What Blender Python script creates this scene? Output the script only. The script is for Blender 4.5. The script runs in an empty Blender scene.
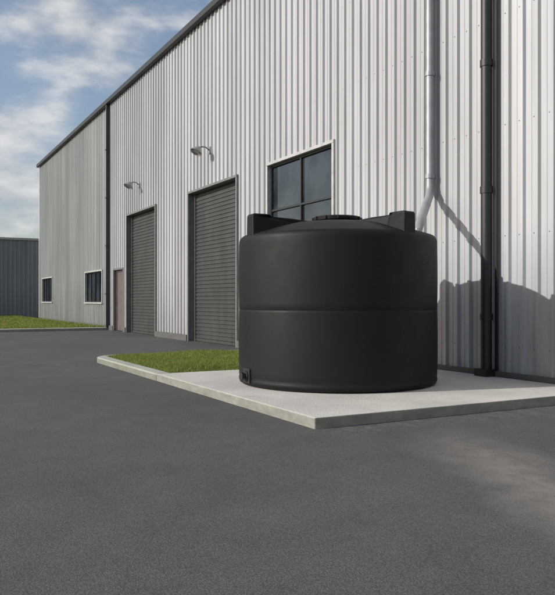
import bpy, bmesh, math, random
import numpy as np
from mathutils import Vector, Matrix
random.seed(4); rng=np.random.default_rng(7)
S=bpy.context.scene
R=math.radians
H=1.25
WY=8.0      # facade plane
PADZ=0.11

# ---------------------------------------------------------------- helpers
class MB:
    def __init__(s): s.v=[]; s.f=[]; s.m=[]
    def quad(s,a,b,c,d,m=0):
        i=len(s.v); s.v+= [a,b,c,d]; s.f.append((i,i+1,i+2,i+3)); s.m.append(m)
    def box(s,x0,x1,y0,y1,z0,z1,m=0):
        i=len(s.v)
        s.v+=[(x0,y0,z0),(x1,y0,z0),(x1,y1,z0),(x0,y1,z0),(x0,y0,z1),(x1,y0,z1),(x1,y1,z1),(x0,y1,z1)]
        for f in ((0,3,2,1),(4,5,6,7),(0,1,5,4),(1,2,6,5),(2,3,7,6),(3,0,4,7)):
            s.f.append(tuple(i+k for k in f)); s.m.append(m)
    def tube(s,pts,r,n=20,m=0,cap=True):
        pts=[Vector(p) for p in pts]; rings=[]
        for k,p in enumerate(pts):
            if k==0: d=pts[1]-p
            elif k==len(pts)-1: d=p-pts[k-1]
            else: d=(pts[k+1]-p).normalized()+(p-pts[k-1]).normalized()
            d.normalize()
            a=Vector((0,1,0)) if abs(d.y)<.9 else Vector((1,0,0))
            u=d.cross(a).normalized(); w=d.cross(u)
            i=len(s.v); rings.append(i)
            rr=r[k] if isinstance(r,(list,tuple)) else r
            for j in range(n):
                t=2*math.pi*j/n
                s.v.append(tuple(p+u*math.cos(t)*rr+w*math.sin(t)*rr))
        for a,b in zip(rings,rings[1:]):
            for j in range(n):
                s.f.append((a+j,a+(j+1)%n,b+(j+1)%n,b+j)); s.m.append(m)
        if cap:
            s.f.append(tuple(rings[0]+j for j in range(n))); s.m.append(m)
            s.f.append(tuple(rings[-1]+n-1-j for j in range(n))); s.m.append(m)
    def lathe(s,prof,n=96,c=(0,0,0),m=0):
        rings=[]
        for r,z in prof:
            i=len(s.v); rings.append(i)
            for j in range(n):
                t=2*math.pi*j/n; s.v.append((c[0]+r*math.cos(t),c[1]+r*math.sin(t),c[2]+z))
        for a,b in zip(rings,rings[1:]):
            for j in range(n):
                s.f.append((a+j,a+(j+1)%n,b+(j+1)%n,b+j)); s.m.append(m)
    def make(s,name,mats,parent=None,smooth=False,bevel=0,angle=35):
        me=bpy.data.meshes.new(name); me.from_pydata(s.v,[],s.f)
        if not isinstance(mats,(list,tuple)): mats=[mats]
        for m in mats: me.materials.append(m)
        for p,mi in zip(me.polygons,s.m): p.material_index=mi
        bm=bmesh.new(); bm.from_mesh(me)
        bmesh.ops.recalc_face_normals(bm,faces=bm.faces); bm.to_mesh(me); bm.free()
        if smooth:
            me.polygons.foreach_set("use_smooth",[True]*len(me.polygons))
            try: me.set_sharp_from_angle(angle=R(angle))
            except Exception: pass
        o=bpy.data.objects.new(name,me); S.collection.objects.link(o)
        if parent: o.parent=parent
        if bevel:
            b=o.modifiers.new("bevel","BEVEL"); b.width=bevel; b.segments=2; b.limit_method='ANGLE'
        return o
def empty(name):
    e=bpy.data.objects.new(name,None); S.collection.objects.link(e); return e

# ---------------------------------------------------------------- materials
class NT:
    def __init__(s,name):
        s.m=bpy.data.materials.new(name); s.m.use_nodes=True
        s.t=s.m.node_tree; s.b=s.t.nodes["Principled BSDF"]; s.co=None
    def n(s,t,**k):
        x=s.t.nodes.new(t)
        for a,b in k.items(): setattr(x,a,b)
        return x
    def l(s,a,b): s.t.links.new(a,b)
    def coord(s,scale=(1,1,1)):
        if s.co is None: s.geo=s.n('ShaderNodeNewGeometry'); s.co=s.geo.outputs['Position']
        mp=s.n('ShaderNodeMapping'); mp.inputs['Scale'].default_value=scale
        s.l(s.co,mp.inputs['Vector']); return mp.outputs[0]
    def noise(s,scale,detail=4,rough=.55,sc=(1,1,1)):
        x=s.n('ShaderNodeTexNoise'); x.inputs['Scale'].default_value=scale
        x.inputs['Detail'].default_value=detail; x.inputs['Roughness'].default_value=rough
        s.l(s.coord(sc),x.inputs['Vector']); return x.outputs['Fac']
    def rng(s,v,a,b,c,d):
        x=s.n('ShaderNodeMapRange'); s.l(v,x.inputs[0])
        for i,q in enumerate((a,b,c,d)): x.inputs[i+1].default_value=q
        return x.outputs[0]
    def math(s,op,a,b=None):
        x=s.n('ShaderNodeMath',operation=op)
        for i,q in enumerate((a,b)):
            if q is None: continue
            if isinstance(q,(int,float)): x.inputs[i].default_value=q
            else: s.l(q,x.inputs[i])
        return x.outputs[0]
    def mix(s,f,a,b,mode='MIX'):
        x=s.n('ShaderNodeMix',data_type='RGBA',blend_type=mode)
        for i,q in ((0,f),(6,a),(7,b)):
            if isinstance(q,(int,float)): x.inputs[i].default_value=q
            elif isinstance(q,tuple): x.inputs[i].default_value=(*q,1) if len(q)==3 else q
            else: s.l(q,x.inputs[i])
        return x.outputs[2]
    def gray(s,v):
        x=s.n('ShaderNodeCombineColor'); 
        for i in range(3): s.l(v,x.inputs[i])
        return x.outputs[0]
    def bump(s,h,dist,strength=1):
        x=s.n('ShaderNodeBump'); x.inputs['Distance'].default_value=dist; x.inputs['Strength'].default_value=strength
        s.l(h,x.inputs['Height']); s.l(x.outputs[0],s.b.inputs['Normal'])
    def base(s,c):
        if isinstance(c,tuple): s.b.inputs['Base Color'].default_value=(*c,1)
        else: s.l(c,s.b.inputs['Base Color'])
    def set(s,**k):
        for a,b in k.items(): s.b.inputs[a.replace('_',' ')].default_value=b
def simple(name,col,rough=.6,metal=0,var=.15,scale=6,spec=.5):
    N=NT(name); f=N.noise(scale,4); 
    g=N.rng(f,.3,.7,1-var,1+var); N.base(N.mix(1.0,col,N.gray(g),'MULTIPLY'))
    N.set(Roughness=rough,Metallic=metal); N.b.inputs['Specular IOR Level'].default_value=spec
    return N.m

def siding(name,col,grime):
    N=NT(name)
    sx=N.n('ShaderNodeSeparateXYZ'); N.l(N.coord(),sx.inputs[0])
    cell=N.math('FLOOR',N.math('DIVIDE',N.math('ADD',sx.outputs[0],sx.outputs[1]),.81))
    wn=N.n('ShaderNodeTexWhiteNoise',noise_dimensions='1D'); N.l(cell,wn.inputs['W'])
    pv=N.rng(wn.outputs['Value'],0,1,.88,1.08)
    st=N.rng(N.noise(7,4,.6,(1,1,.04)),.3,.7,.86,1.10)
    cl=N.rng(N.noise(.35,3,.5,(1,1,.5)),.3,.7,.9,1.07)
    v=N.math('MULTIPLY',N.math('MULTIPLY',pv,st),cl)
    c=N.mix(1.0,col,N.gray(v),'MULTIPLY')
    low=N.math('MULTIPLY',N.rng(sx.outputs[2],0.1,2.2,1,0),N.rng(N.noise(5,5,.65,(1,1,.12)),.35,.7,0,.8))
    c=N.mix(low,c,grime)
    ov=N.rng(N.noise(9,5,.7,(1,1,.05)),.6,.78,0,.28)
    c=N.mix(ov,c,grime)
    N.base(c); N.set(Metallic=.12)
    N.l(N.rng(st,.86,1.10,.6,.45),N.b.inputs['Roughness'])
    return N.m
M_sid=siding("metal_siding",(.425,.435,.45),(.21,.215,.21))
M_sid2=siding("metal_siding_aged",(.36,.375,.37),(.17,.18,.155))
M_sid3=siding("metal_siding_dark",(.25,.255,.26),(.16,.16,.16))
M_trim=simple("light_metal_trim",(.42,.42,.41),.5,.2)
M_trim2=simple("grey_metal_trim",(.16,.16,.158),.5,.2)
M_dark=simple("dark_metal_trim",(.028,.03,.032),.5,.2)
M_pipe=simple("galvanised_pipe",(.30,.31,.32),.5,.3,.15,4)
M_bpipe=simple("black_drainpipe_plastic",(.013,.013,.015),.5)
M_roof=simple("roof_metal",(.2,.2,.2),.5,.3)
M_foot=simple("footing_concrete",(.09,.09,.085),.9)
M_pdoor=simple("painted_door",(.12,.095,.09),.5)
M_lamp=simple("lamp_housing_metal",(.26,.26,.26),.4,.3)
M_lens=simple("lamp_lens",(.5,.5,.5),.15)

def shutter():
    N=NT("roller_shutter_steel")
    st=N.rng(N.noise(3,5,.6,(1,1,.3)),.3,.7,.75,1.15)
    N.base(N.mix(1.0,(.055,.055,.054),N.gray(st),'MULTIPLY')); N.set(Roughness=.55,Metallic=.2); return N.m
M_shut=shutter()

def glass():
    N=NT("window_glass")
    N.base(N.mix(N.rng(N.noise(1.2,3),.4,.6,0,1),(.012,.016,.02),(.03,.038,.045)))
    N.set(Roughness=.04,IOR=1.6); N.bump(N.noise(.9,2),.01,.5); return N.m
M_glass=glass()

def plastic():
    N=NT("black_polyethylene")
    g=N.rng(N.noise(2.2,4,.6),.3,.7,.88,1.12)
    c=N.mix(1.0,(.0075,.0076,.0082),N.gray(g),'MULTIPLY')
    dust=N.rng(N.noise(3.5,6,.65,(1,1,.35)),.58,.85,0,.05)
    c=N.mix(dust,c,(.07,.066,.06)); N.base(c)
    N.l(N.rng(N.noise(5,4),.3,.7,.54,.64),N.b.inputs['Roughness'])
    N.b.inputs['Specular IOR Level'].default_value=.25
    h=N.math('ADD',N.math('MULTIPLY',N.noise(1.6,2),.5),N.math('MULTIPLY',N.noise(160,3),.04))
    N.bump(h,.015,.6); return N.m
M_tank=plastic()

def concrete(name,col,stain,side):
    N=NT(name)
    a=N.rng(N.noise(1.1,6,.6),.3,.7,.84,1.1); b=N.rng(N.noise(90,4,.6),.3,.7,.88,1.1)
    c=N.mix(1.0,col,N.gray(N.math('MULTIPLY',a,b)),'MULTIPLY')
    c=N.mix(N.rng(N.noise(2.6,7,.7),.55,.75,0,.5),c,stain)
    # vertical faces blend by normal towards the darker, greener side colour
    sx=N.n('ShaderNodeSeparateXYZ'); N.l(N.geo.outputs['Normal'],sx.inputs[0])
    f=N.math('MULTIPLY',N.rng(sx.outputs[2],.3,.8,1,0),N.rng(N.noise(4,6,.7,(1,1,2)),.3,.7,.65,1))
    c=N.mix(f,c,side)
    N.base(c); N.set(Roughness=.88)
    N.bump(N.noise(60,6,.6),.006); return N.m
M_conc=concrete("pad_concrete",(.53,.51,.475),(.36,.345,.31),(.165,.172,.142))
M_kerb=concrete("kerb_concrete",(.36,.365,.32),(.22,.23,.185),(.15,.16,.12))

def asphalt():
    N=NT("asphalt")
    sx=N.n('ShaderNodeSeparateXYZ'); N.l(N.coord(),sx.inputs[0])
    X=sx.outputs[0]; Y=sx.outputs[1]
    big=N.rng(N.noise(.28,5,.6),.3,.7,.85,1.15)
    mid=N.rng(N.noise(2.3,6,.65),.3,.7,.9,1.1)
    v=N.math('MULTIPLY',big,mid)
    vo=N.n('ShaderNodeTexVoronoi'); vo.inputs['Scale'].default_value=130; N.l(N.coord(),vo.inputs['Vector'])
    chip=N.n('ShaderNodeSeparateColor'); N.l(vo.outputs['Color'],chip.inputs[0])
    stone=N.rng(chip.outputs[1],0,1,.74,1.28)
    v=N.math('MULTIPLY',N.math('MULTIPLY',v,stone),N.rng(vo.outputs['Distance'],.25,.6,1.05,.72))
    c=N.mix(1.0,(.092,.090,.088),N.gray(v),'MULTIPLY')
    cf=N.math('MULTIPLY',N.rng(chip.outputs[0],.93,.98,0,.45),N.rng(vo.outputs['Distance'],.25,.4,1,0))
    c=N.mix(cf,c,(.24,.23,.215))
    wob=N.math('MULTIPLY',N.math('SUBTRACT',N.noise(.9,4),.5),.8)
    d=N.math('ADD',N.math('ADD',N.math('MULTIPLY',N.math('ADD',X,5.3),.41),N.math('MULTIPLY',N.math('SUBTRACT',Y,4.66),.91)),wob)
    band=N.rng(N.math('ABSOLUTE',d),.05,.5,1,0)
    band=N.math('MULTIPLY',band,N.rng(X,-5.6,-4.0,0,1))
    band=N.math('MULTIPLY',band,N.rng(N.noise(5,6,.7),.3,.65,.3,.8))
    # loose grit along the pad's east edge
    e2=N.math('MULTIPLY',N.rng(X,-5.9,-5.3,.6,0),N.rng(N.noise(6,6,.75),.45,.7,0,1))
    e2=N.math('MULTIPLY',e2,N.math('MULTIPLY',N.rng(Y,3.4,3.9,0,1),N.rng(X,-5.95,-5.9,0,1)))
    c=N.mix(N.math('MAXIMUM',band,e2),c,(.23,.215,.195))
    N.base(c)
    N.l(N.rng(N.noise(1.2,4),.3,.7,.78,.94),N.b.inputs['Roughness'])
    N.b.inputs['Specular IOR Level'].default_value=.35
    h=N.math('ADD',N.math('MULTIPLY',N.noise(40,4,.7),.5),N.math('MULTIPLY',vo.outputs['Distance'],-.6))
    N.bump(h,.0045,.75); return N.m
M_asph=asphalt()

def grassmat(name,a,b,c3,trans=False):
    N=NT(name)
    f=N.rng(N.noise(1.7,4,.65),.35,.65,0,1); g=N.rng(N.noise(28,2,.7),.3,.7,0,1)
    c=N.mix(f,a,b); c=N.mix(N.math('MULTIPLY',g,.45),c,c3)
    N.base(c); N.set(Roughness=.75); N.b.inputs['Specular IOR Level'].default_value=.2
    if trans:
        tr=N.n('ShaderNodeBsdfTranslucent'); N.l(c,tr.inputs[0])
        mx=N.n('ShaderNodeMixShader'); mx.inputs[0].default_value=.35
        out=[q for q in N.t.nodes if q.type=='OUTPUT_MATERIAL'][0]
        N.l(N.b.outputs[0],mx.inputs[1]); N.l(tr.outputs[0],mx.inputs[2]); N.l(mx.outputs[0],out.inputs[0])
    else: N.bump(N.noise(45,4,.7),.02)
    return N.m
M_gr=grassmat("grass_blades",(.15,.21,.035),(.22,.26,.05),(.28,.26,.10),True)
M_soil=grassmat("turf_soil",(.10,.13,.03),(.15,.17,.04),(.15,.13,.06))

# ---------------------------------------------------------------- ground
g=MB(); g.quad((-600,-600,0),(600,-600,0),(600,600,0),(-600,600,0)); g.make("asphalt_ground",M_asph)

# ---------------------------------------------------------------- concrete pad
p=MB(); p.box(-10.6,-5.9,3.6,7.90,-.05,PADZ); p.make("concrete_pad",M_conc,bevel=.012)

# ---------------------------------------------------------------- kerbs + grass
def rounded_path(x0,x1,y0,y1,r,n=10):
    pts=[(x1,y0)]
    for k in range(n+1):
        t=-math.pi/2-k/n*math.pi/2
        pts.append((x0+r+r*math.cos(t),y0+r+r*math.sin(t)))
    pts.append((x0,y1)); return pts
def kerb(name,outer,inner,z,mat):
    m=MB(); n=len(outer)
    for k in range(n-1):
        o0,o1,i0,i1=outer[k],outer[k+1],inner[k],inner[k+1]
        def mid(o,i,f): return (o[0]+(i[0]-o[0])*f,o[1]+(i[1]-o[1])*f)
        a0,a1=mid(o0,i0,.1),mid(o1,i1,.1)
        m.quad((*o0,-.05),(*o1,-.05),(*o1,z-.02),(*o0,z-.02))
        m.quad((*o0,z-.02),(*o1,z-.02),(*a1,z),(*a0,z))
        m.quad((*a0,z),(*a1,z),(*i1,z),(*i0,z))
        m.quad((*i0,z),(*i1,z),(*i1,-.05),(*i0,-.05))
    for k in (0,n-1):
        o,i=outer[k],inner[k]; m.quad((*o,-.05),(*o,z-.02),(*i,z),(*i,-.05))
    bmo=m.make(name,mat)
    me=bmo.data
    up=sum(p.normal.z*p.area for p in me.polygons)
    if up<0: me.flip_normals()
    return bmo
kerb("concrete_kerb",rounded_path(-14.75,-10.606,3.6,7.9,.6),rounded_path(-14.55,-10.606,3.82,7.9,.38),PADZ,M_kerb)
def turf(xr,yr,z,nb,hmin,hmax,w,parent,nx=60,ny=60,cut=0):
    m=MB(); x0,x1=xr; y0,y1=yr
    xs=np.linspace(x0,x1,nx); ys=np.linspace(y0,y1,ny)
    def hz(x,y):
        e=min(x-x0,x1-x,y-y0,y1-y); q=z+min(.035,max(0,e)*.15)+.012*math.sin(x*2.1+y)*math.cos(y*3.3)
        if cut and (x-x0)+(y-y0)<cut: q-=.04
        return q
    for i in range(nx):
        for j in range(ny): m.v.append((xs[i],ys[j],hz(xs[i],ys[j])))
    for i in range(nx-1):
        for j in range(ny-1):
            m.f.append((i*ny+j,(i+1)*ny+j,(i+1)*ny+j+1,i*ny+j+1)); m.m.append(0)
    m.make("turf",M_soil,parent,True)
    b=MB()
    X=rng.uniform(x0+.01,x1-.01,nb); Y=rng.uniform(y0+.01,y1-.01,nb)
    Hh=rng.uniform(hmin,hmax,nb); A=rng.uniform(0,2*math.pi,nb); L=rng.normal(0,.6,(nb,2))
    for k in range(nb):
        x,y,h,a=X[k],Y[k],Hh[k],A[k]
        if cut and (x-x0)+(y-y0)<cut: continue
        zz=hz(x,y)-.005
        h*=.85+.35*math.sin(x*3+1)*math.sin(y*2.4)
        dx,dy=math.cos(a)*w,math.sin(a)*w
        i=len(b.v); b.v+=[(x-dx,y-dy,zz),(x+dx,y+dy,zz),(x+L[k,0]*h,y+L[k,1]*h,zz+h)]
        b.f.append((i,i+1,i+2)); b.m.append(0)
    me=bpy.data.meshes.new("blades"); me.from_pydata(b.v,[],b.f); me.materials.append(M_gr)
    o=bpy.data.objects.new("blades",me); S.collection.objects.link(o); o.parent=parent
E=empty("grass"); turf((-14.56,-10.61),(3.81,7.9),PADZ-.012,38000,.025,.065,.006,E,cut=.12)
E=empty("grass"); turf((-53.5,-29.6),(-9.6,7.9),.10,70000,.04,.09,.025,E,nx=120,ny=90)
kerb("concrete_kerb",[(-29.4,7.9),(-29.4,-9.3),(-29.9,-9.8),(-53.5,-9.8)],[(-29.6,7.9),(-29.6,-9.1),(-30.0,-9.6),(-53.5,-9.6)],.12,M_conc)

# ---------------------------------------------------------------- warehouse
W=empty("warehouse_building")
EAVE=9.5; X0=-45.35; XS=-29.45; X1=9.0; YB=32.0
openings=[(-44.4,-41.4,1.15,2.5),(-33.6,-30.6,1.15,2.5),(-28.7,-27.4,0,2.45),(-26.9,-23.55,0,4.47),(-20.4,-17.0,0,4.47),(-15.2,-12.35,2.92,4.47)]
PITCH=.27; RIB=.045
prof=[(0,0),(.07,0),(.075,.006),(.09,.006),(.095,0),(.175,0),(.195,RIB),(.235,RIB),(.255,0)]
def yo(x):
    t=(x%PITCH)
    pts=prof+[(PITCH,0)]
    for (a,b),(c,d) in zip(pts,pts[1:]):
        if a<=t<=c: return b+(d-b)*(t-a)/(c-a) if c>a else b
    return 0
def wall(name,xa,xb,mat):
    xs={xa,xb}
    k=math.floor(xa/PITCH)
    while k*PITCH<xb:
        for t,_ in prof:
            x=k*PITCH+t
            if xa<x<xb: xs.add(x)
        k+=1
    for o in openings:
        for x in o[:2]:
            if xa<x<xb: xs.add(x)
    xs=sorted(xs); m=MB()
    for a,b in zip(xs,xs[1:]):
        if b-a<1e-5: continue
        mid=(a+b)/2; zs=[(0.0,EAVE)]
        for o in openings:
            if o[0]<mid<o[1]:
                new=[]
                for z0,z1 in zs:
                    if z0<o[2]: new.append((z0,o[2]))
                    if z1>o[3]: new.append((o[3],z1))
                zs=new
        ya,yb=WY-yo(a+1e-7),WY-yo(b-1e-7)
        for z0,z1 in zs: m.quad((a,ya,z0),(b,yb,z0),(b,yb,z1),(a,ya,z1))
    return m.make(name,mat,W)
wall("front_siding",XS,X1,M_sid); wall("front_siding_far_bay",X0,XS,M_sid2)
# fasteners on the girt lines
m=MB(); k=math.floor(-24/PITCH)
while k*PITCH<X1-.3:
    x=k*PITCH+.13
    for z in (.55,2.2,3.85,5.5,7.15,8.8):
        if any(o[0]-.1<x<o[1]+.1 and o[2]-.1<z<o[3]+.1 for o in openings): continue
        m.box(x-.007,x+.007,WY-.006,WY-.0005,z-.007,z+.007)
    k+=1
m.make("siding_fasteners",M_trim2,W)
m=MB(); RY=(WY+YB)/2; RZ=12.0
for xx in (X0,X1):
    m.quad((xx,WY,0),(xx,YB,0),(xx,YB,EAVE),(xx,WY,EAVE))
    i=len(m.v); m.v+=[(xx,WY,EAVE),(xx,YB,EAVE),(xx,RY,RZ)]; m.f.append((i,i+1,i+2)); m.m.append(0)
m.quad((X0,YB,0),(X1,YB,0),(X1,YB,EAVE),(X0,YB,EAVE)); m.make("side_walls",M_sid,W)
m=MB(); m.quad((X0-.2,WY-.12,EAVE+.06),(X1+.2,WY-.12,EAVE+.06),(X1+.2,RY,RZ+.1),(X0-.2,RY,RZ+.1))
m.quad((X0-.2,YB+.12,EAVE+.06),(X1+.2,YB+.12,EAVE+.06),(X1+.2,RY,RZ+.1),(X0-.2,RY,RZ+.1)); m.make("roof",M_roof,W)
m=MB(); m.box(X0-.15,X1+.15,WY-.2,WY-.05,EAVE-.14,EAVE+.05); m.make("eave_gutter",M_dark,W,bevel=.02)
m=MB(); m.box(X0-.06,X0+.14,WY-.07,WY-.048,0,EAVE-.15); m.make("corner_trim",M_trim,W)
m=MB()
segs=[(X0,-28.8),(-27.3,-27.0),(-23.45,-20.5),(-16.9,X1)]
for a,b in segs: m.box(a,b,WY-.085,WY-.048,-.05,.19)
m.make("base_flashing",M_foot,W,bevel=.006)
tr=MB(); tr2=MB(); gl=MB(); fr=MB(); sh=MB()
def trim(o,door,tr):
    x0,x1,z0,z1=o; w=.07; ya=WY-.065; yb=WY+.30
    tr.box(x0-w,x0+.004,ya,yb,z0,z1+.0); tr.box(x1-.004,x1+w,ya,yb,z0,z1+.0)
    tr.box(x0-w,x1+w,ya-.004,yb,z1+.001,z1+w)
    if not door: tr.box(x0-w-.03,x1+w+.03,ya-.03,yb,z0-.07,z0-.001)
for o in openings:
    door=o[2]==0; trim(o,door,tr2 if door else tr)
    x0,x1,z0,z1=o
    if not door:
        y=WY+.06; gl.quad((x0,y+.02,z0),(x1,y+.02,z0),(x1,y+.02,z1),(x0,y+.02,z1))
        t=.045
        fr.box(x0,x1,y-.03,y+.03,z0,z0+t); fr.box(x0,x1,y-.03,y+.03,z1-t,z1)
        fr.box(x0,x0+t,y-.028,y+.03,z0+t,z1-t); fr.box(x1-t,x1,y-.028,y+.03,z0+t,z1-t)
        xm=(x0+x1)/2; fr.box(xm-t/2,xm+t/2,y-.026,y+.03,z0+t,z1-t)
        if x0>-20:
            fr.box(x0+t,xm-t/2,y-.022,y+.03,z0+.45,z0+.45+t); fr.box(xm+t/2,x1-t,y-.022,y+.03,z0+.45,z0+.45+t)
        else:
            for q in (.25,.75):
                xq=x0+(x1-x0)*q; fr.box(xq-.015,xq+.015,y-.02,y+.03,z0+t,z1-t)
tr.make("window_trim",M_trim,W,bevel=.006); tr2.make("door_trim",M_trim2,W,bevel=.006)
gl.make("window_glass",M_glass,W); fr.make("window_frames",M_dark,W)
for o in openings[3:5]:
    x0,x1,z0,z1=o; s=.115; z=z0+.08
    y=WY+.19
    while z<z1-.001:
        pts=[(0,0),(.012,.0),(.03,.022),(.085,.022),(.103,0),(.115,0)]
        for (a,b),(c,d) in zip(pts,pts[1:]):
            za=z+a; zb=min(z+c,z1)
            if za>=z1: break
            sh.quad((x0+.06,y-b,za),(x1-.06,y-b,za),(x1-.06,y-d,zb),(x0+.06,y-d,zb))
        z+=s
    sh.box(x0+.06,x1-.06,y-.03,y+.03,0.012,.085)
    fr2=MB(); fr2.box(x0+.005,x0+.075,y-.06,y+.05,0,z1); fr2.box(x1-.075,x1-.005,y-.06,y+.05,0,z1); fr2.make("shutter_guide_rails",M_trim2,W)
sh.make("roller_shutters",M_shut,W)
o=openings[2]; m=MB()
m.box(o[0]+.06,o[1]-.06,WY+.08,WY+.13,.02,2.38); m.make("personnel_door",M_pdoor,W,bevel=.005)
m=MB(); m.box(o[0]+.01,o[0]+.058,WY+.05,WY+.14,0,2.44); m.box(o[1]-.058,o[1]-.01,WY+.05,WY+.14,0,2.44); m.box(o[0]+.06,o[1]-.06,WY+.05,WY+.14,2.385,2.44)
m.make("door_frame",M_trim2,W)
m=MB(); m.tube([(-27.6,WY+.08,1.05),(-27.6,WY+.02,1.05),(-27.75,WY+.02,1.05)],.012,8); m.make("door_handle",M_dark,W)
def lamp(x,z):
    e=empty("wall_lamp")
    m=MB(); m.box(x-.07,x+.07,WY-.075,WY-.04,z-.12,z+.10); m.make("wall_plate",M_lamp,e,bevel=.01)
    m=MB(); m.tube([(x,WY-.06,z),(x,WY-.18,z+.08),(x,WY-.30,z+.08),(x,WY-.38,z+.02)],.022,10); m.make("arm",M_lamp,e,True)
    m=MB(); pr=[(0.0,.11),(.05,.10),(.07,.07),(.10,.02),(.17,-.06),(.175,-.09),(.16,-.09),(.10,-.0)]
    m.lathe(pr,24); ob=m.make("shade",M_lamp,e,True); ob.location=(x,WY-.43,z-.02); ob.rotation_euler=(R(-30),0,R(10))
    m=MB(); m.lathe([(0.001,-.06),(.09,-.06),(.12,-.03)],16); ob=m.make("lens",M_lens,e,True); ob.location=(x,WY-.43,z-.02); ob.rotation_euler=(R(-30),0,R(10))
lamp(-18.75,5.5); lamp(-25.3,5.45)

def bands(m,x,y,r,zs,h=.07):
    for z in zs: m.tube([(x,y,z-h/2),(x,y,z+h/2)],r,20)
e=empty("rainwater_downpipe"); m=MB()
px,py=-9.22,WY-.14
m.tube([(px,py,EAVE-.15),(px,py,3.16),(px+.02,py-.02,3.06),(px+.10,py-.10,2.94),(-8.38,6.98,2.47),(-8.2,6.80,2.37),(-8.12,6.70,2.26),(-8.12,6.68,2.12)],.066,20)
m.make("pipe",M_pipe,e,True)
m=MB(); bands(m,px,py,.078,(3.3,5.0,6.6,8.2)); m.tube([(-8.12,6.68,2.10),(-8.12,6.68,2.20)],.10,20)
for z in (3.3,5.0,6.6,8.2): m.box(px-.015,px+.015,py+.05,WY-.0,z-.02,z+.02)
m.make("couplings",M_pipe,e,True)
e=empty("black_downpipe"); m=MB(); px,py=-7.93,WY-.15
m.tube([(px,py,EAVE-.15),(px,py,.30),(px,py,.2)],.082,24); m.make("pipe",M_bpipe,e,True)
m=MB(); bands(m,px,py,.094,(1.0,2.9,4.8,6.7,8.6),.10); m.box(px-.12,px+.12,py-.13,py+.05,PADZ+.004,PADZ+.11)
m.box(px+.10,px+.135,WY-.08,WY-.046,.19,EAVE-.15)
m.make("fittings",M_bpipe,e,True)
e=empty("rainwater_downpipe"); m=MB(); px=-29.45
m.box(px-.07,px+.07,WY-.17,WY-.05,.1,EAVE-.15); m.make("pipe",M_dark,e)
m=MB()
for z in (1.5,3.5,5.5,7.5): m.box(px-.09,px+.09,WY-.185,WY-.046,z-.03,z+.03)
m.make("straps",M_dark,e)

# ---------------------------------------------------------------- background shed
E=empty("storage_shed"); m=MB(); y=-14
while y<30:
    for (a,b),(c,d) in zip(((0,0),(.16,0),(.2,.04),(.26,.04),(.3,0)),((.16,0),(.2,.04),(.26,.04),(.3,0),(.3001,0))):
        m.quad((-54+b,y+a,0),(-54+d,y+c,0),(-54+d,y+c,5.55),(-54+b,y+a,5.55))
    y+=.3
m.quad((-54,-14,0),(-74,-14,0),(-74,-14,5.55),(-54,-14,5.55)); m.quad((-54,30,0),(-74,30,0),(-74,30,5.55),(-54,30,5.55)); m.quad((-74,-14,0),(-74,30,0),(-74,30,5.55),(-74,-14,5.55))
m.make("walls",M_sid3,E)
m=MB(); m.box(-74.1,-53.9,-14.1,30.1,5.56,5.72); m.make("roof_fascia",M_trim,E)

# ---------------------------------------------------------------- tank
T=empty("water_storage_tank"); T.location=(-8.40,5.49,PADZ)
r=1.37
pr=[(0.0,0.0),(1.25,0.0),(1.33,.006),(1.362,.028),(1.372,.06),(1.372,.085),(1.364,.10),(r,.13)]
pr+=[(r+.006*math.sin((z-.13)/(1.0-.13)*math.pi),z) for z in np.linspace(.2,.98,9)]
pr+=[(r,.998),(r-.003,1.004),(r-.003,1.010),(r,1.016)]
pr+=[(r+.005*math.sin((z-1.02)/(.88)*math.pi),z) for z in np.linspace(1.1,1.85,8)]
pr+=[(r,1.90),(r-.002,1.93)]
for k in range(1,9):
    t=k/8*R(78); pr.append((r-.002-.09*(1-math.cos(t)),1.93+.09*math.sin(t)))
for q in np.linspace(0,1,14)[1:]:
    rr=1.26*(1-q)+.32*q; pr.append((rr,2.03+.19*math.sin(q*math.pi/2)))
pr+=[(.30,2.225),(.0,2.23)]
m=MB(); m.lathe(pr,160); m.make("body",M_tank,T,True,angle=50)
m=MB(); m.lathe([(.30,2.19),(.30,2.24),(.33,2.245),(.335,2.28),(.32,2.298),(.15,2.31),(.10,2.32),(.0,2.322)],64)
for k in range(12):
    a=k*math.pi/6; m.box(.336*math.cos(a)-.012,.336*math.cos(a)+.012,.336*math.sin(a)-.012,.336*math.sin(a)+.012,2.25,2.29)
m.make("manway_lid",M_tank,T,True)
def lug(ang,dz=0):
    prof=[(1.345,1.95),(1.345,2.27+dz),(1.325,2.295+dz),(1.14,2.295+dz),(1.11,2.285+dz),(1.05,2.265+dz),(.75,2.245+dz/2),(.42,2.21),(.42,2.1),(1.0,2.0)]
    w0=.11
    m=MB(); n=len(prof)
    for s in (-1,1):
        for (a,z) in prof: 
            w=w0*(1.0 if a>1.1 else .8); m.v.append((a,s*w*(1-.12*max(0,z-2.0)/.3),z))
    m.f.append(tuple(range(n))); m.f.append(tuple(range(2*n-1,n-1,-1))); m.m+=[0,0]
    for k in range(n): m.f.append((k,(k+1)%n,n+(k+1)%n,n+k)); m.m.append(0)
    o=m.make("tie_down_lug",M_tank,T,bevel=.018); o.rotation_euler=(0,0,R(ang))
    for p in o.data.polygons: p.use_smooth=False
lug(268.6,-.02); lug(9.6,-.035); lug(141.6,-.04)
m=MB(); m.lathe([(.05,0),(.05,.08),(.08,.085),(.08,.12),(.05,.14),(0,.145)],20,(-.1,.75,2.10)); m.make("vent",M_tank,T,True)
m=MB(); m.box(1.33,1.392,-.10,.10,.05,.24)
m.tube([(1.38,0,.14),(1.41,0,.14)],.07,8); m.tube([(1.40,0,.14),(1.44,0,.14)],.04,20); m.tube([(1.43,0,.14),(1.47,0,.14)],.055,6)
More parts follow.
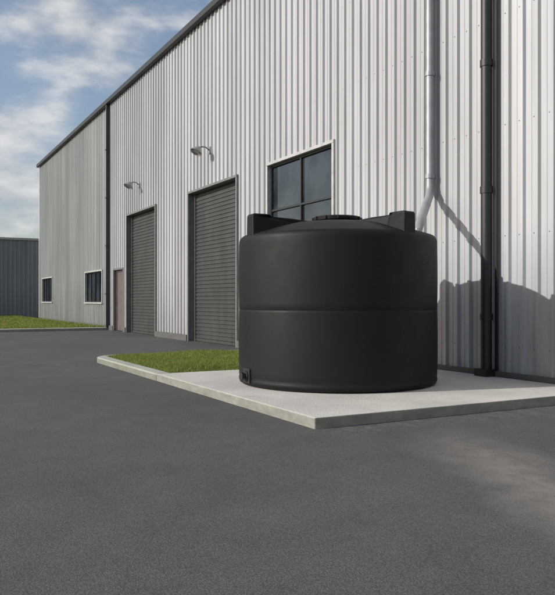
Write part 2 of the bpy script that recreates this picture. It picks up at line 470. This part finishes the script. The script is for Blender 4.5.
o=m.make("outlet_fitting",M_bpipe,T,bevel=.006); o.rotation_euler=(0,0,R(268))

# ---------------------------------------------------------------- light
EL=25; AZ=12
d=Vector((math.sin(R(AZ))*math.cos(R(EL)),math.cos(R(AZ))*math.cos(R(EL)),-math.sin(R(EL))))
L=bpy.data.lights.new("sun","SUN"); L.energy=4.0; L.angle=R(.6); L.color=(1,.965,.915)
lo=bpy.data.objects.new("sun",L); S.collection.objects.link(lo); lo.rotation_euler=d.to_track_quat('-Z','Y').to_euler(); lo.location=(-10,-20,20)
w=bpy.data.worlds.new("World"); S.world=w; w.use_nodes=True; t=w.node_tree; t.nodes.clear()
def n(k,**a):
    x=t.nodes.new(k)
    for p_,q_ in a.items(): setattr(x,p_,q_)
    return x
sky=n('ShaderNodeTexSky',sky_type='NISHITA'); sky.sun_disc=False; sky.sun_elevation=R(EL); sky.sun_rotation=R(180+AZ)
sky.air_density=1.0; sky.dust_density=2.0; sky.ozone_density=1.0
bg=n('ShaderNodeBackground'); bg.inputs[1].default_value=.14; out=n('ShaderNodeOutputWorld')
tc=n('ShaderNodeTexCoord'); mp=n('ShaderNodeMapping'); mp.inputs['Scale'].default_value=(1,1,2.2); mp.inputs['Location'].default_value=(.35,.2,.1)
t.links.new(tc.outputs['Generated'],mp.inputs[0])
nz=n('ShaderNodeTexNoise'); nz.inputs['Scale'].default_value=5.5; nz.inputs['Detail'].default_value=8; nz.inputs['Roughness'].default_value=.52
t.links.new(mp.outputs[0],nz.inputs['Vector'])
mr=n('ShaderNodeMapRange'); mr.interpolation_type='SMOOTHSTEP'
for i,q in enumerate((.42,.62,.10,.92)): mr.inputs[i+1].default_value=q
t.links.new(nz.outputs['Fac'],mr.inputs[0])
mx=n('ShaderNodeMix',data_type='RGBA'); t.links.new(mr.outputs[0],mx.inputs[0]); t.links.new(sky.outputs[0],mx.inputs[6])
nz2=n('ShaderNodeTexNoise'); nz2.inputs['Scale'].default_value=11; nz2.inputs['Detail'].default_value=5; t.links.new(mp.outputs[0],nz2.inputs['Vector'])
mr2=n('ShaderNodeMapRange')
for i,q in enumerate((.35,.65,0,1)): mr2.inputs[i+1].default_value=q
t.links.new(nz2.outputs['Fac'],mr2.inputs[0])
cm=n('ShaderNodeMix',data_type='RGBA'); t.links.new(mr2.outputs[0],cm.inputs[0]); cm.inputs[6].default_value=(3.0,3.2,3.5,1); cm.inputs[7].default_value=(5.2,5.25,5.3,1)
t.links.new(cm.outputs[2],mx.inputs[7])
t.links.new(mx.outputs[2],bg.inputs[0]); t.links.new(bg.outputs[0],out.inputs[0])

# ---------------------------------------------------------------- camera
c=bpy.data.cameras.new("camera"); co=bpy.data.objects.new("camera",c); S.collection.objects.link(co)
co.location=(0,0,H); co.rotation_euler=(R(90),0,R(61.6)); c.sensor_fit='HORIZONTAL'; c.sensor_width=36; c.lens=46.3; c.shift_y=.0045
c.clip_end=3000; S.camera=co
S.view_settings.view_transform='Standard'; S.view_settings.look='None'; S.view_settings.exposure=0
